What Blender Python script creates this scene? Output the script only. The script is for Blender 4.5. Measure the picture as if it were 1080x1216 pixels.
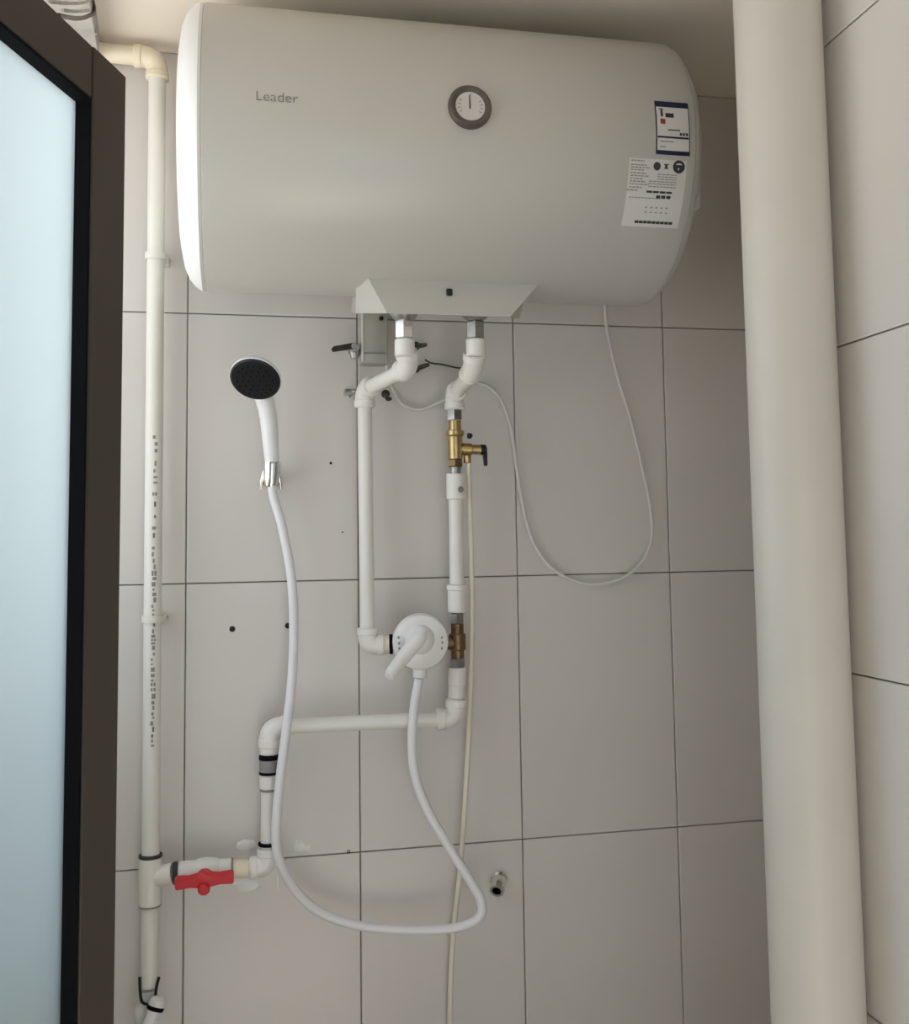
import bpy, bmesh, math, random
from mathutils import Vector, Matrix
random.seed(7)
scene = bpy.context.scene
col = scene.collection
for o in list(bpy.data.objects):
    bpy.data.objects.remove(o)

# ------------------------------------------------------------------ camera
F_PX, CX, CY = 1249.93, 567.36, 535.92            # focal length and principal point in the 1080x1216 frame
CAM = Vector((-0.1988, -1.9204, 1.5089))
YAW, PITCH, ROLL = 0.21679, 0.08368, -0.01576
fwd = Vector((math.sin(YAW) * math.cos(PITCH), math.cos(YAW) * math.cos(PITCH), math.sin(PITCH)))
rgt = Vector((math.cos(YAW), -math.sin(YAW), 0))
upv = rgt.cross(fwd)
R_ = rgt * math.cos(ROLL) + upv * math.sin(ROLL)
U_ = upv * math.cos(ROLL) - rgt * math.sin(ROLL)
cam_data = bpy.data.cameras.new('camera')
cam = bpy.data.objects.new('camera', cam_data)
col.objects.link(cam)
cam_data.sensor_fit = 'HORIZONTAL'
cam_data.sensor_width = 36.0
cam_data.lens = F_PX * 36.0 / 1080.0
cam_data.shift_x = -(CX - 540.0) / 1080.0
cam_data.shift_y = (CY - 608.0) / 1080.0
cam_data.clip_start = 0.02
cam.matrix_world = Matrix(((R_.x, U_.x, -fwd.x, CAM.x), (R_.y, U_.y, -fwd.y, CAM.y), (R_.z, U_.z, -fwd.z, CAM.z), (0, 0, 0, 1)))
scene.camera = cam

# ------------------------------------------------------------------ light
world = bpy.data.worlds.new('sky')
scene.world = world
world.use_nodes = True
wn = world.node_tree
bg = wn.nodes['Background']
bg.inputs[0].default_value = (0.83, 0.915, 1.0, 1)
bg.inputs[1].default_value = 1.9
sun_data = bpy.data.lights.new('sun', 'SUN')
sun = bpy.data.objects.new('sun', sun_data)
col.objects.link(sun)
sun_data.energy = 20.0
sun_data.angle = math.radians(0.6)
sun_data.color = (1.0, 0.965, 0.92)
sun.rotation_euler = Vector((-0.15, 0.62, -0.77)).to_track_quat('-Z', 'Y').to_euler()      # it lights the added bounce ground outside and stays out of the room
port_data = bpy.data.lights.new('window_portal', 'AREA')
port = bpy.data.objects.new('window_portal', port_data)
col.objects.link(port)
port_data.shape = 'RECTANGLE'
port_data.size = 1.03
port_data.size_y = 1.06
port.location = (-0.79, -0.565, 1.80)
port.rotation_euler = (math.radians(90), 0, math.radians(-90))
port_data.cycles.is_portal = True
port2_data = bpy.data.lights.new('fill_doorway_portal', 'AREA')  # sampling portal at the unseen doorway added for front fill
port2 = bpy.data.objects.new('fill_doorway_portal', port2_data)
col.objects.link(port2)
port2_data.shape = 'RECTANGLE'
port2_data.size = 0.80
port2_data.size_y = 2.00
port2.location = (0.0, -2.82, 1.00)
port2.rotation_euler = (math.radians(90), 0, 0)
port2_data.cycles.is_portal = True
scene.view_settings.view_transform = 'Standard'
scene.view_settings.look = 'None'
scene.view_settings.exposure = -0.06
scene.view_settings.gamma = 1.0
scene.view_settings.use_curve_mapping = False
scene.cycles.use_denoising = True
scene.cycles.max_bounces = 14
scene.cycles.diffuse_bounces = 8
scene.cycles.sample_clamp_indirect = 8.0

V = Vector
# ------------------------------------------------------------------ materials
def mat(name, color, rough=0.5, metal=0.0, spec=0.5, var=0.0, vscale=6.0, bump=0.0, bscale=60.0, coat=0.0, color2=None):
    m = bpy.data.materials.new(name)
    m.use_nodes = True
    nt = m.node_tree
    b = nt.nodes['Principled BSDF']
    b.inputs['Base Color'].default_value = (*color, 1)
    b.inputs['Roughness'].default_value = rough
    b.inputs['Metallic'].default_value = metal
    b.inputs['Specular IOR Level'].default_value = spec
    b.inputs['Coat Weight'].default_value = coat
    b.inputs['Coat Roughness'].default_value = 0.08
    tc = nt.nodes.new('ShaderNodeTexCoord')
    if var > 0 or color2:
        nz = nt.nodes.new('ShaderNodeTexNoise')
        nz.inputs['Scale'].default_value = vscale
        nz.inputs['Detail'].default_value = 5
        nt.links.new(tc.outputs['Object'], nz.inputs['Vector'])
        mx = nt.nodes.new('ShaderNodeMix')
        mx.data_type = 'RGBA'
        c2 = color2 or tuple(max(0, c * (1 - var)) for c in color)
        mx.inputs[6].default_value = (*color, 1)
        mx.inputs[7].default_value = (*c2, 1)
        rp = nt.nodes.new('ShaderNodeMapRange')
        rp.inputs['From Min'].default_value = 0.35
        rp.inputs['From Max'].default_value = 0.7
        nt.links.new(nz.outputs['Fac'], rp.inputs['Value'])
        nt.links.new(rp.outputs['Result'], mx.inputs[0])
        nt.links.new(mx.outputs[2], b.inputs['Base Color'])
    if bump > 0:
        nb = nt.nodes.new('ShaderNodeTexNoise')
        nb.inputs['Scale'].default_value = bscale
        nb.inputs['Detail'].default_value = 3
        nt.links.new(tc.outputs['Object'], nb.inputs['Vector'])
        bp = nt.nodes.new('ShaderNodeBump')
        bp.inputs['Strength'].default_value = bump
        bp.inputs['Distance'].default_value = 0.002
        nt.links.new(nb.outputs['Fac'], bp.inputs['Height'])
        nt.links.new(bp.outputs['Normal'], b.inputs['Normal'])
    return m

M = {
    'tile': mat('wall_tile_glaze', (0.68, 0.65, 0.615), 0.28, spec=0.4, var=0.05, vscale=3.0, bump=0.05, bscale=9.0),
    'tile_right': mat('side_tile_glaze', (0.72, 0.695, 0.66), 0.16, spec=0.5, var=0.03, vscale=3.0, bump=0.04, bscale=7.0),
    'grout': mat('grout', (0.25, 0.225, 0.20), 0.9, var=0.3, vscale=40),
    'ceiling': mat('ceiling_paint', (0.88, 0.81, 0.71), 0.85, var=0.06, vscale=4, bump=0.15, bscale=40),
    'plaster': mat('plaster', (0.66, 0.61, 0.55), 0.9, var=0.12, vscale=9, bump=0.5, bscale=25),
    'oldplaster': mat('stained_plaster', (0.47, 0.45, 0.42), 0.9, var=0.25, vscale=30, bump=0.8, bscale=35),
    'floor': mat('floor_tile', (0.55, 0.51, 0.45), 0.5, var=0.1, vscale=5),
    'concrete': mat('bounce_concrete', (0.56, 0.545, 0.52), 0.9, var=0.2, vscale=3),
    'brown': mat('door_brown_metal', (0.055, 0.043, 0.033), 0.42, spec=0.4, var=0.15, vscale=3),
    'black': mat('black_rubber', (0.006, 0.006, 0.007), 0.85, spec=0.1),
    'enamel': mat('heater_enamel', (0.51, 0.50, 0.465), 0.30, spec=0.5, bump=0.02, bscale=4),
    'capwhite': mat('heater_cap_plastic', (0.84, 0.84, 0.83), 0.35, spec=0.5),
    'ppr': mat('white_pipe_plastic', (0.82, 0.80, 0.765), 0.32, spec=0.5, var=0.03, vscale=20),
    'pvc': mat('riser_pipe_plastic', (0.78, 0.76, 0.70), 0.35, spec=0.5, var=0.05, vscale=8),
    'cream': mat('aged_cream_plastic', (0.83, 0.75, 0.58), 0.45, var=0.08, vscale=14),
    'drain': mat('drain_pipe_plastic', (0.66, 0.63, 0.575), 0.42, spec=0.45, var=0.06, vscale=5),
    'white': mat('white_plastic', (0.84, 0.84, 0.84), 0.28, spec=0.5),
    'hose': mat('shower_hose_plastic', (0.82, 0.81, 0.84), 0.30, spec=0.5),
    'chrome': mat('chrome', (0.80, 0.79, 0.77), 0.16, metal=1.0),
    'steel': mat('dull_steel', (0.50, 0.49, 0.47), 0.38, metal=1.0, var=0.25, vscale=60),
    'brass': mat('brass', (0.62, 0.46, 0.22), 0.30, metal=1.0, var=0.2, vscale=60),
    'bronze': mat('tarnished_brass', (0.25, 0.165, 0.085), 0.42, metal=0.85, var=0.35, vscale=50),
    'black_plastic': mat('black_plastic', (0.011, 0.011, 0.013), 0.42, spec=0.35),
    'face': mat('shower_face_rubber', (0.009, 0.010, 0.013), 0.35, spec=0.4, bump=0.1, bscale=200),
    'red': mat('red_plastic', (0.62, 0.018, 0.03), 0.38, spec=0.5),
    'cable': mat('pale_cable', (0.70, 0.68, 0.66), 0.5),
    'tubecream': mat('drain_tube_plastic', (0.79, 0.745, 0.64), 0.4),
    'bezel': mat('gauge_bezel', (0.12, 0.105, 0.09), 0.4, metal=0.5),
    'dial': mat('gauge_dial', (0.60, 0.59, 0.57), 0.25),
    'ink': mat('print_ink', (0.035, 0.033, 0.032), 0.6),
    'ink_soft': mat('print_grey', (0.27, 0.26, 0.25), 0.6),
    'ink_grey': mat('lettering_grey', (0.20, 0.19, 0.175), 0.6),
    'blue': mat('label_blue', (0.008, 0.014, 0.05), 0.5),
    'redprint': mat('label_red', (0.30, 0.04, 0.03), 0.5),
    'sticker': mat('sticker_paper', (0.66, 0.65, 0.63), 0.45),
    'box': mat('grey_box_plastic', (0.50, 0.50, 0.44), 0.3, var=0.1, vscale=20),
    'darkmetal': mat('dark_metal', (0.06, 0.05, 0.04), 0.45, metal=0.4, var=0.3, vscale=60),
    'caulk': mat('white_caulk', (0.90, 0.885, 0.86), 0.4, bump=0.4, bscale=120),
}
def frosted():
    m = bpy.data.materials.new('frosted_glass')
    m.use_nodes = True
    nt = m.node_tree
    b = nt.nodes['Principled BSDF']
    b.inputs['Base Color'].default_value = (0.84, 0.965, 1.0, 1)
    b.inputs['Roughness'].default_value = 0.28
    b.inputs['Transmission Weight'].default_value = 1.0
    b.inputs['IOR'].default_value = 1.08
    tc = nt.nodes.new('ShaderNodeTexCoord')
    nb = nt.nodes.new('ShaderNodeTexNoise')
    nb.inputs['Scale'].default_value = 350
    nt.links.new(tc.outputs['Object'], nb.inputs['Vector'])
    bp = nt.nodes.new('ShaderNodeBump')
    bp.inputs['Strength'].default_value = 0.1
    bp.inputs['Distance'].default_value = 0.001
    nt.links.new(nb.outputs['Fac'], bp.inputs['Height'])
    nt.links.new(bp.outputs['Normal'], b.inputs['Normal'])
    tr = nt.nodes.new('ShaderNodeBsdfTranslucent')
    tr.inputs['Color'].default_value = (0.76, 0.825, 0.845, 1)
    mx = nt.nodes.new('ShaderNodeMixShader')
    mx.inputs[0].default_value = 0.70
    out = nt.nodes['Material Output']
    nt.links.new(b.outputs['BSDF'], mx.inputs[1])
    nt.links.new(tr.outputs['BSDF'], mx.inputs[2])
    nt.links.new(mx.outputs['Shader'], out.inputs['Surface'])
    return m
M['glass'] = frosted()

# ------------------------------------------------------------------ helpers
def at(px, py, Y):
    """the point of the plane at depth Y (wall face is 0) that the measured pixel shows"""
    d = R_ * ((px - CX) / F_PX) - U_ * ((py - CY) / F_PX) + fwd
    return CAM + d * ((Y - CAM.y) / d.y)

def frame(axis, hint=None):
    a = Vector(axis).normalized()
    h = Vector(hint) if hint else (Vector((0, 0, 1)) if abs(a.z) < 0.9 else Vector((1, 0, 0)))
    x = h.cross(a).normalized()
    return x, a.cross(x), a

class MB:
    def __init__(self):
        self.v, self.f = [], []
    def add(self, vs, fs):
        n = len(self.v)
        self.v += [Vector(q) for q in vs]
        self.f += [tuple(i + n for i in q) for q in fs]
        return self
    def box(self, c, s, rot=None, bev=0.0, seg=1):
        bm = bmesh.new()
        bmesh.ops.create_cube(bm, size=1.0)
        for q in bm.verts:
            q.co = Vector((q.co.x * s[0], q.co.y * s[1], q.co.z * s[2]))
        if bev > 0:
            bmesh.ops.bevel(bm, geom=bm.edges[:], offset=bev, segments=seg, profile=0.5, affect='EDGES')
        bm.verts.index_update()
        r = rot or Matrix.Identity(3)
        self.add([r @ q.co + Vector(c) for q in bm.verts], [[w.index for w in q.verts] for q in bm.faces])
        bm.free()
        return self
    def lathe(self, o, axis, prof, seg=24, hint=None, ang0=0.0):
        x, y, a = frame(axis, hint)
        o = Vector(o)
        vs, fs, rings = [], [], []
        for t, r in prof:
            if r < 1e-6:
                rings.append([len(vs)]); vs.append(o + a * t)
            else:
                st = len(vs)
                for k in range(seg):
                    th = ang0 + 2 * math.pi * k / seg
                    vs.append(o + a * t + (x * math.cos(th) + y * math.sin(th)) * r)
                rings.append(list(range(st, st + seg)))
        for A, B in zip(rings, rings[1:]):
            for k in range(seg):
                k2 = (k + 1) % seg
                if len(A) == 1 and len(B) == 1: continue
                if len(A) == 1: fs.append((A[0], B[k2], B[k]))
                elif len(B) == 1: fs.append((A[k], A[k2], B[0]))
                else: fs.append((A[k], A[k2], B[k2], B[k]))
        if len(rings[0]) > 1: fs.append(tuple(reversed(rings[0])))
        if len(rings[-1]) > 1: fs.append(tuple(rings[-1]))
        return self.add(vs, fs)
    def rod(self, a, b, r, seg=20, ch=0.0):
        a, b = Vector(a), Vector(b)
        L = (b - a).length
        c = ch or min(r * 0.12, L * 0.2)
        return self.lathe(a, b - a, [(0, r - c), (c, r), (L - c, r), (L, r - c)], seg)
    def hexnut(self, a, b, r):
        a, b = Vector(a), Vector(b)
        L = (b - a).length
        c = r * 0.14
        return self.lathe(a, b - a, [(0, r * 0.88), (c, r), (L - c, r), (L, r * 0.88)], 6, ang0=0.26)
    def tube(self, pts, r, seg=14, smooth=6, squash=None):
        P = [Vector(q) for q in pts]
        rr = list(r) if isinstance(r, (list, tuple)) else [r] * len(P)
        if smooth > 1 and len(P) > 2:
            Q, S = [], []
            for i in range(len(P) - 1):
                p0 = P[i - 1] if i else P[0] * 2 - P[1]
                p3 = P[i + 2] if i + 2 < len(P) else P[-1] * 2 - P[-2]
                for k in range(smooth):
                    t = k / smooth
                    Q.append(0.5 * ((2 * P[i]) + (P[i + 1] - p0) * t + (2 * p0 - 5 * P[i] + 4 * P[i + 1] - p3) * t * t + (3 * P[i] - p0 - 3 * P[i + 1] + p3) * t ** 3))
                    S.append(rr[i] * (1 - t) + rr[i + 1] * t)
            Q.append(P[-1]); S.append(rr[-1])
            P, rr = Q, S
        vs, fs = [], []
        x = None
        for i, q in enumerate(P):
            t = (P[min(i + 1, len(P) - 1)] - P[max(i - 1, 0)]).normalized()
            if x is None: x, y, _ = frame(t)
            else:
                x = (x - t * x.dot(t)).normalized()
                y = t.cross(x)
            for k in range(seg):
                th = 2 * math.pi * k / seg
                vs.append(q + (x * math.cos(th) + y * math.sin(th)) * rr[i])
        for i in range(len(P) - 1):
            for k in range(seg):
                k2 = (k + 1) % seg
                fs.append((i * seg + k, i * seg + k2, (i + 1) * seg + k2, (i + 1) * seg + k))
        fs.append(tuple(reversed(range(seg))))
        fs.append(tuple(range((len(P) - 1) * seg, len(P) * seg)))
        return self.add(vs, fs)
    def elbow(self, A, P, B, r, leg, rb=None, collar=0.45):
        """moulded elbow at corner P: bend towards A and B, with a raised collar at each mouth"""
        A, P, B = Vector(A), Vector(P), Vector(B)
        da, db = (A - P).normalized(), (B - P).normalized()
        s = min(leg * 0.62, r * 1.5)
        p0, p2 = P + da * s, P + db * s
        pts = [P + da * leg]
        for k in range(9):
            t = k / 8
            pts.append(p0 * (1 - t) ** 2 + P * 2 * t * (1 - t) + p2 * t * t)
        pts.append(P + db * leg)
        self.tube(pts, r, 20, smooth=1)
        for d in (da, db):
            self.rod(P + d * (leg * (1 - collar)), P + d * (leg * 1.01), r * 1.09, 20)
        return self
    def prism(self, poly, d, thick):
        """closed solid: polygon (3D points) extruded along d"""
        n = len(poly)
        d = Vector(d).normalized() * thick
        vs = [Vector(q) for q in poly] + [Vector(q) + d for q in poly]
        fs = [tuple(reversed(range(n))), tuple(range(n, 2 * n))]
        fs += [(i, (i + 1) % n, n + (i + 1) % n, n + i) for i in range(n)]
        return self.add(vs, fs)
    def build(self, name, m, parent=None, angle=38, origin=None):
        base = Vector((0, 0, 0))
        q = parent
        while q is not None:
            base = base + q.location
            q = q.parent
        o_loc = Vector((0, 0, 0))
        if parent is None:
            if origin is not None: o_loc = Vector(origin)
            else:
                o_loc = Vector(((min(c.x for c in self.v) + max(c.x for c in self.v)) / 2, (min(c.y for c in self.v) + max(c.y for c in self.v)) / 2, min(c.z for c in self.v)))
            base = o_loc
        me = bpy.data.meshes.new(name)
        me.from_pydata([tuple(c - base) for c in self.v], [], self.f)
        me.validate()
        bm = bmesh.new(); bm.from_mesh(me)
        bmesh.ops.recalc_face_normals(bm, faces=bm.faces[:])
        bm.to_mesh(me); bm.free()
        me.materials.append(M[m] if isinstance(m, str) else m)
        if angle:
            me.shade_smooth()
            me.set_sharp_from_angle(angle=math.radians(angle))
        o = bpy.data.objects.new(name, me)
        col.objects.link(o)
        o.location = o_loc
        if parent: o.parent = parent
        return o

def tag(o, label=None, cat=None, group=None, kind=None):
    if label: o['label'] = label
    if cat: o['category'] = cat
    if group: o['group'] = group
    if kind: o['kind'] = kind
    return o

def thing(name, loc, label=None, cat=None, group=None, kind=None):
    o = bpy.data.objects.new(name, None)
    o.empty_display_size = 0.05
    col.objects.link(o)
    o.location = loc
    return tag(o, label, cat, group, kind)

# ------------------------------------------------------------------ room shell
XL, XR, YF, ZC = -0.62, 0.785, -2.70, 2.40
XP, YN = 0.532, -0.668             # face and far end of the partition on the right
def chamfered_tile_mesh(w, h, t, m, normal_axis):
    """one tile, centred on its back face; front edges chamfered"""
    c = 0.0016
    a = [(-w / 2, -h / 2), (w / 2, -h / 2), (w / 2, h / 2), (-w / 2, h / 2)]
    b = [(x - math.copysign(c, x), y - math.copysign(c, y)) for x, y in a]
    L = [(x, y, 0) for x, y in a] + [(x, y, t - c * 0.7) for x, y in a] + [(x, y, t) for x, y in b]
    if normal_axis == 'Y': vs = [(x, -z, y) for x, y, z in L]           # faces -Y
    else: vs = [(-z, -x, y) for x, y, z in L]                           # faces -X
    fs = [(0, 3, 2, 1)]
    for s in (0, 4):
        fs += [(s + i, s + (i + 1) % 4, s + 4 + (i + 1) % 4, s + 4 + i) for i in range(4)]
    fs.append((8, 9, 10, 11))
    me = bpy.data.meshes.new('tile')
    me.from_pydata(vs, [], fs)
    bm = bmesh.new(); bm.from_mesh(me)
    bmesh.ops.recalc_face_normals(bm, faces=bm.faces[:])
    bm.to_mesh(me); bm.free()
    me.materials.append(M[m])
    return me
tile_cache = {}
def lay_tile(wall, cx, cy, cz, w, h, m, axis, tilt=(0, 0, 0)):
    key = (round(w, 4), round(h, 4), m, axis)
    if key not in tile_cache: tile_cache[key] = chamfered_tile_mesh(w, h, 0.007, m, axis)
    o = bpy.data.objects.new('tile', tile_cache[key])
    col.objects.link(o)
    o.parent = wall
    o.location = Vector((cx, cy, cz)) - wall.location
    o.rotation_euler = tilt
    return o

# back wall: grout bed with single tiles on it (tile faces lie at Y = 0)
wall_back = tag(MB().box((0.14, 0.058, 1.2), (1.72, 0.102, 2.4)).build('wall_back', 'grout', angle=0), kind='structure')
GAP = 0.0019
cols_x = [-0.62, -0.3022, 0.0, 0.2973, 0.6015, 0.785]
rows_z = [0.0, 0.48, 0.96, 1.44, 1.92, 2.40]
for i in range(5):
    for j in range(5):
        x0, x1, z0, z1 = cols_x[i], cols_x[i + 1], rows_z[j], rows_z[j + 1]
        tl = (random.uniform(-1, 1) * 0.0012, 0, random.uniform(-1, 1) * 0.0012)
        lay_tile(wall_back, (x0 + x1) / 2, 0.007, (z0 + z1) / 2, x1 - x0 - GAP, z1 - z0 - GAP, 'tile', 'Y', tl)
# right side: a short alcove wall behind the drain pipe, then the partition that stands nearer
wall_right = tag(MB().box((XR + 0.065, YN / 2, 1.2), (0.116, -YN, 2.4)).build('wall_right', 'grout', angle=0), kind='structure')
for y0, y1 in ((0.0, -0.30), (-0.30, YN)):
    for j in range(5):
        lay_tile(wall_right, XR + 0.007, (y0 + y1) / 2, (rows_z[j] + rows_z[j + 1]) / 2, y0 - y1 - GAP, rows_z[j + 1] - rows_z[j] - GAP, 'tile', 'X')
wall_part = tag(MB().box(((XP + 0.007 + XR + 0.12) / 2, (YF + YN) / 2, 1.2), (XR + 0.12 - XP - 0.007, YN - YF, 2.4)).build('wall_partition', 'grout', angle=0), kind='structure')
ry = [YN, -0.97, -1.27, -1.57, -1.87, -2.17, -2.47, YF]
rz = [0.0, 0.13, 0.53, 0.933, 1.337, 1.745, 2.14, 2.40]
for i in range(len(ry) - 1):
    for j in range(len(rz) - 1):
        h, w = rz[j + 1] - rz[j], ry[i] - ry[i + 1]
        tl = (0, random.uniform(-1, 1) * 0.003, random.uniform(-1, 1) * 0.003)
        lay_tile(wall_part, XP + 0.007, (ry[i] + ry[i + 1]) / 2, (rz[j] + rz[j + 1]) / 2, w - GAP, h - GAP, 'tile_right', 'X', tl)
tag(MB().box((0.14, YF / 2 - 0.05, -0.05), (1.72, -YF + 0.1, 0.1)).build('floor', 'floor', angle=0), kind='structure')
tag(MB().box((0.14, YF / 2 - 0.05, ZC + 0.05), (1.72, -YF + 0.3, 0.1)).build('ceiling', 'ceiling', angle=0), kind='structure')
wf = MB()                                                              # wall behind the photographer; unseen doorway added to let in frontal fill
wf.box((-0.56, YF - 0.05, 1.2), (0.32, 0.1, 2.4)); wf.box((0.70, YF - 0.05, 1.2), (0.60, 0.1, 2.4)); wf.box((0.0, YF - 0.05, 2.2), (0.80, 0.1, 0.4))
tag(wf.build('wall_front', 'plaster', angle=0), kind='structure')
# left wall with a wide window; the lintel beam stands proud of it
OY0, OY1, OZ0, OZ = -1.08, -0.05, 1.27, 2.33
wl = MB()
wl.box((XL - 0.08, (YF + OY0) / 2, 1.2), (0.16, OY0 - YF, 2.4))
wl.box((XL - 0.08, OY1 / 2, 1.2), (0.16, -OY1, 2.4))
wl.box((XL - 0.08, (OY0 + OY1) / 2, (OZ + ZC) / 2), (0.16, OY1 - OY0, ZC - OZ))
wl.box((XL - 0.08, (OY0 + OY1) / 2, OZ0 / 2), (0.16, OY1 - OY0, OZ0))
tag(wl.build('wall_left', 'plaster', angle=0), kind='structure')
win = thing('window_1', (XL - 0.13, (OY0 + OY1) / 2, OZ0), 'wide open window in the left wall behind the door', kind='structure')
for y, z, sy, sz, nm in ((OY0 + 0.015, (OZ0 + OZ) / 2, 0.03, OZ - OZ0, 'frame_post'), (OY1 - 0.015, (OZ0 + OZ) / 2, 0.03, OZ - OZ0, 'frame_post'),
                         ((OY0 + OY1) / 2, OZ0 + 0.015, OY1 - OY0 - 0.06, 0.03, 'window_sill'), ((OY0 + OY1) / 2, OZ - 0.010, OY1 - OY0 - 0.06, 0.02, 'frame_head')):
    MB().box((XL - 0.13, y, z), (0.04, sy, sz), None, 0.002).build(nm, 'capwhite', win)
lb = MB()
lb.add([(XL, 0, 2.35), (-0.455, 0, 2.35), (-0.455, 0, ZC), (XL, 0, ZC), (XL, -0.9, 2.35), (-0.40, -0.9, 2.35), (-0.40, -0.9, ZC), (XL, -0.9, ZC)],
       [(0, 1, 2, 3), (4, 7, 6, 5), (0, 4, 5, 1), (1, 5, 6, 2), (2, 6, 7, 3), (3, 7, 4, 0)])
beam = tag(lb.build('trim_1', 'oldplaster', angle=0), 'grey plaster lintel beam under the ceiling above the door', kind='structure')
# outside: unseen sunlit ground, added to bounce light up through the window
tag(MB().box((-8.9, -1.0, -0.35), (16.0, 16.0, 0.1)).build('bounce_ground', 'concrete', angle=0), kind='structure')
# ------------------------------------------------------------------ door, ajar, with frosted glass
DF = Vector((-0.3109, -0.9116, 0.0))
DU = Vector((-0.3313, -0.9435, 0.0)).normalized()      # from the free edge towards the hinge
DN = Vector((0.9435, -0.3313, 0.0)).normalized()       # face towards the room
DW, DZ, DT = 0.87, 1.95, 0.032
ST, RL = 0.062, 0.048
drot = Matrix((DU, DN, Vector((0, 0, 1)))).transposed()
def dpt(s, n, z): return DF + DU * s + DN * n + Vector((0, 0, z))
door = thing('door_1', dpt(DW / 2, -DT / 2, 0.01), 'dark brown metal framed door with frosted glass standing ajar at left', kind='structure')
def dbox(mb, s0, s1, n0, n1, z0, z1, bev=0.0012):
    return mb.box(dpt((s0 + s1) / 2, (n0 + n1) / 2, (z0 + z1) / 2), (s1 - s0, n1 - n0, z1 - z0), drot, bev)
dbox(MB(), 0, ST, -DT, 0, 0.02, DZ).build('door_stile', 'brown', door)
dbox(MB(), DW - ST, DW, -DT, 0, 0.02, DZ).build('door_stile', 'brown', door)
dbox(MB(), ST + 0.0012, DW - ST - 0.0012, -DT, -0.0012, DZ - RL, DZ).build('door_rail', 'brown', door)
dbox(MB(), ST + 0.0012, DW - ST - 0.0012, -DT, -0.0012, 0.02, 0.14).build('door_rail', 'brown', door)
g = MB()
gi = 0.003
dbox(g, ST - 0.001, ST + gi, -0.0165, -0.0022, 0.14, DZ - RL, 0)
dbox(g, DW - ST - gi, DW - ST + 0.001, -0.0165, -0.0022, 0.14, DZ - RL, 0)
dbox(g, ST + gi, DW - ST - gi, -0.0165, -0.0022, DZ - RL - gi, DZ - RL + 0.001, 0)
dbox(g, ST + gi, DW - ST - gi, -0.0165, -0.0022, 0.139, 0.14 + gi, 0)
g.build('gasket', 'black', door, angle=0)
dbox(MB(), ST - 0.004, DW - ST + 0.004, -0.0205, -0.0155, 0.136, DZ - RL + 0.004, 0).build('glass_pane', 'glass', door, angle=0)

# ------------------------------------------------------------------ water heater
HR, HY, HZ, HX0, HX1 = 0.22, -0.24, 2.13, -0.2645, 0.477
def cyl_hit(px, py):
    d = R_ * ((px - CX) / F_PX) - U_ * ((py - CY) / F_PX) + fwd
    oy, oz = CAM.y - HY, CAM.z - HZ
    a = d.y ** 2 + d.z ** 2; b = 2 * (oy * d.y + oz * d.z); c = oy ** 2 + oz ** 2 - HR ** 2
    t = (-b - math.sqrt(b * b - 4 * a * c)) / (2 * a)
    P = CAM + d * t
    return P.x, math.atan2(P.z - HZ, -(P.y - HY))
def cyl_pt(X, ang, off=0.0):
    return Vector((X, HY - (HR + off) * math.cos(ang), HZ + (HR + off) * math.sin(ang)))
heater = thing('water_heater', (0.11, HY, HZ - HR), 'large white horizontal cylinder electric water heater under the ceiling', 'water heater')
AX = Vector((1, 0, 0))
SEG = 96
MB().lathe((HX0, HY, HZ), AX, [(0, HR - 0.004), (0.0025, HR - 0.0008), (0.006, HR), (HX1 - HX0 - 0.010, HR), (HX1 - HX0 - 0.003, HR - 0.0015), (HX1 - HX0, HR - 0.005)], SEG).build('tank_shell', 'enamel', heater, angle=30)
capL = [(-0.001, HR - 0.006), (0.0, HR - 0.0015), (0.004, HR + 0.0005), (0.008, HR - 0.0015), (0.016, HR - 0.007), (0.024, HR - 0.017), (0.031, HR - 0.033), (0.0355, HR - 0.058), (0.038, HR - 0.10), (0.039, 0.06), (0.039, 0)]
MB().lathe((HX0 + 0.001, HY, HZ), -AX, capL, SEG).build('end_cap', 'capwhite', heater, angle=30)
capR = [(-0.001, HR - 0.006), (0.0, HR - 0.003), (0.004, HR - 0.004), (0.010, HR - 0.009), (0.018, HR - 0.020), (0.024, HR - 0.035), (0.029, HR - 0.060), (0.031, 0.09), (0.031, 0)]
ec = MB().lathe((HX1 - 0.001, HY, HZ), AX, capR, SEG).build('end_cap', 'enamel', heater, angle=30)
MB().box((HX1 + 0.004, HY - 0.165, HZ - 0.085), (0.034, 0.04, 0.05), None, 0.008, 2).build('cable_guard', 'enamel', ec)
# wall hanger behind the tank
for hx in (-0.12, 0.34):
    MB().box((hx, -0.012, HZ + 0.06), (0.06, 0.024, 0.20), None, 0.002).build('hanger_bracket', 'steel', heater)
# pipe cover under the tank
ZB = 1.859
YB = -0.31
fl_t, fr_t = at(437, 327, YB), at(637, 341, YB)
fl_b, fr_b = at(460, 373, YB), at(606, 375.5, YB)
ll_t, ll_b = at(431, 326, YB + 0.05), at(423, 372, YB + 0.07)
zb = (fl_b.z + fr_b.z) / 2
fl_b.z = fr_b.z = zb
rr_t = Vector((fr_t.x + 0.012, YB + 0.05, ll_t.z)); rr_b = Vector((fr_b.x + 0.034, YB + 0.07, ll_b.z))
bl_b, br_b = Vector((ll_b.x, -0.15, zb + 0.036)), Vector((rr_b.x, -0.15, zb + 0.036))
bl_t, br_t = Vector((ll_t.x, -0.15, 1.985)), Vector((rr_t.x, -0.15, 1.985))
up = Vector((0, 0.012, 0.035))
vs = [fl_b, fr_b, rr_b, br_b, bl_b, ll_b, fl_t + (fl_t - fl_b) * 0.6 + V((0, 0.012, 0)), fr_t + (fr_t - fr_b) * 1.0 + V((0, 0.012, 0)), rr_t + up, br_t, bl_t, ll_t + up]
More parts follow.
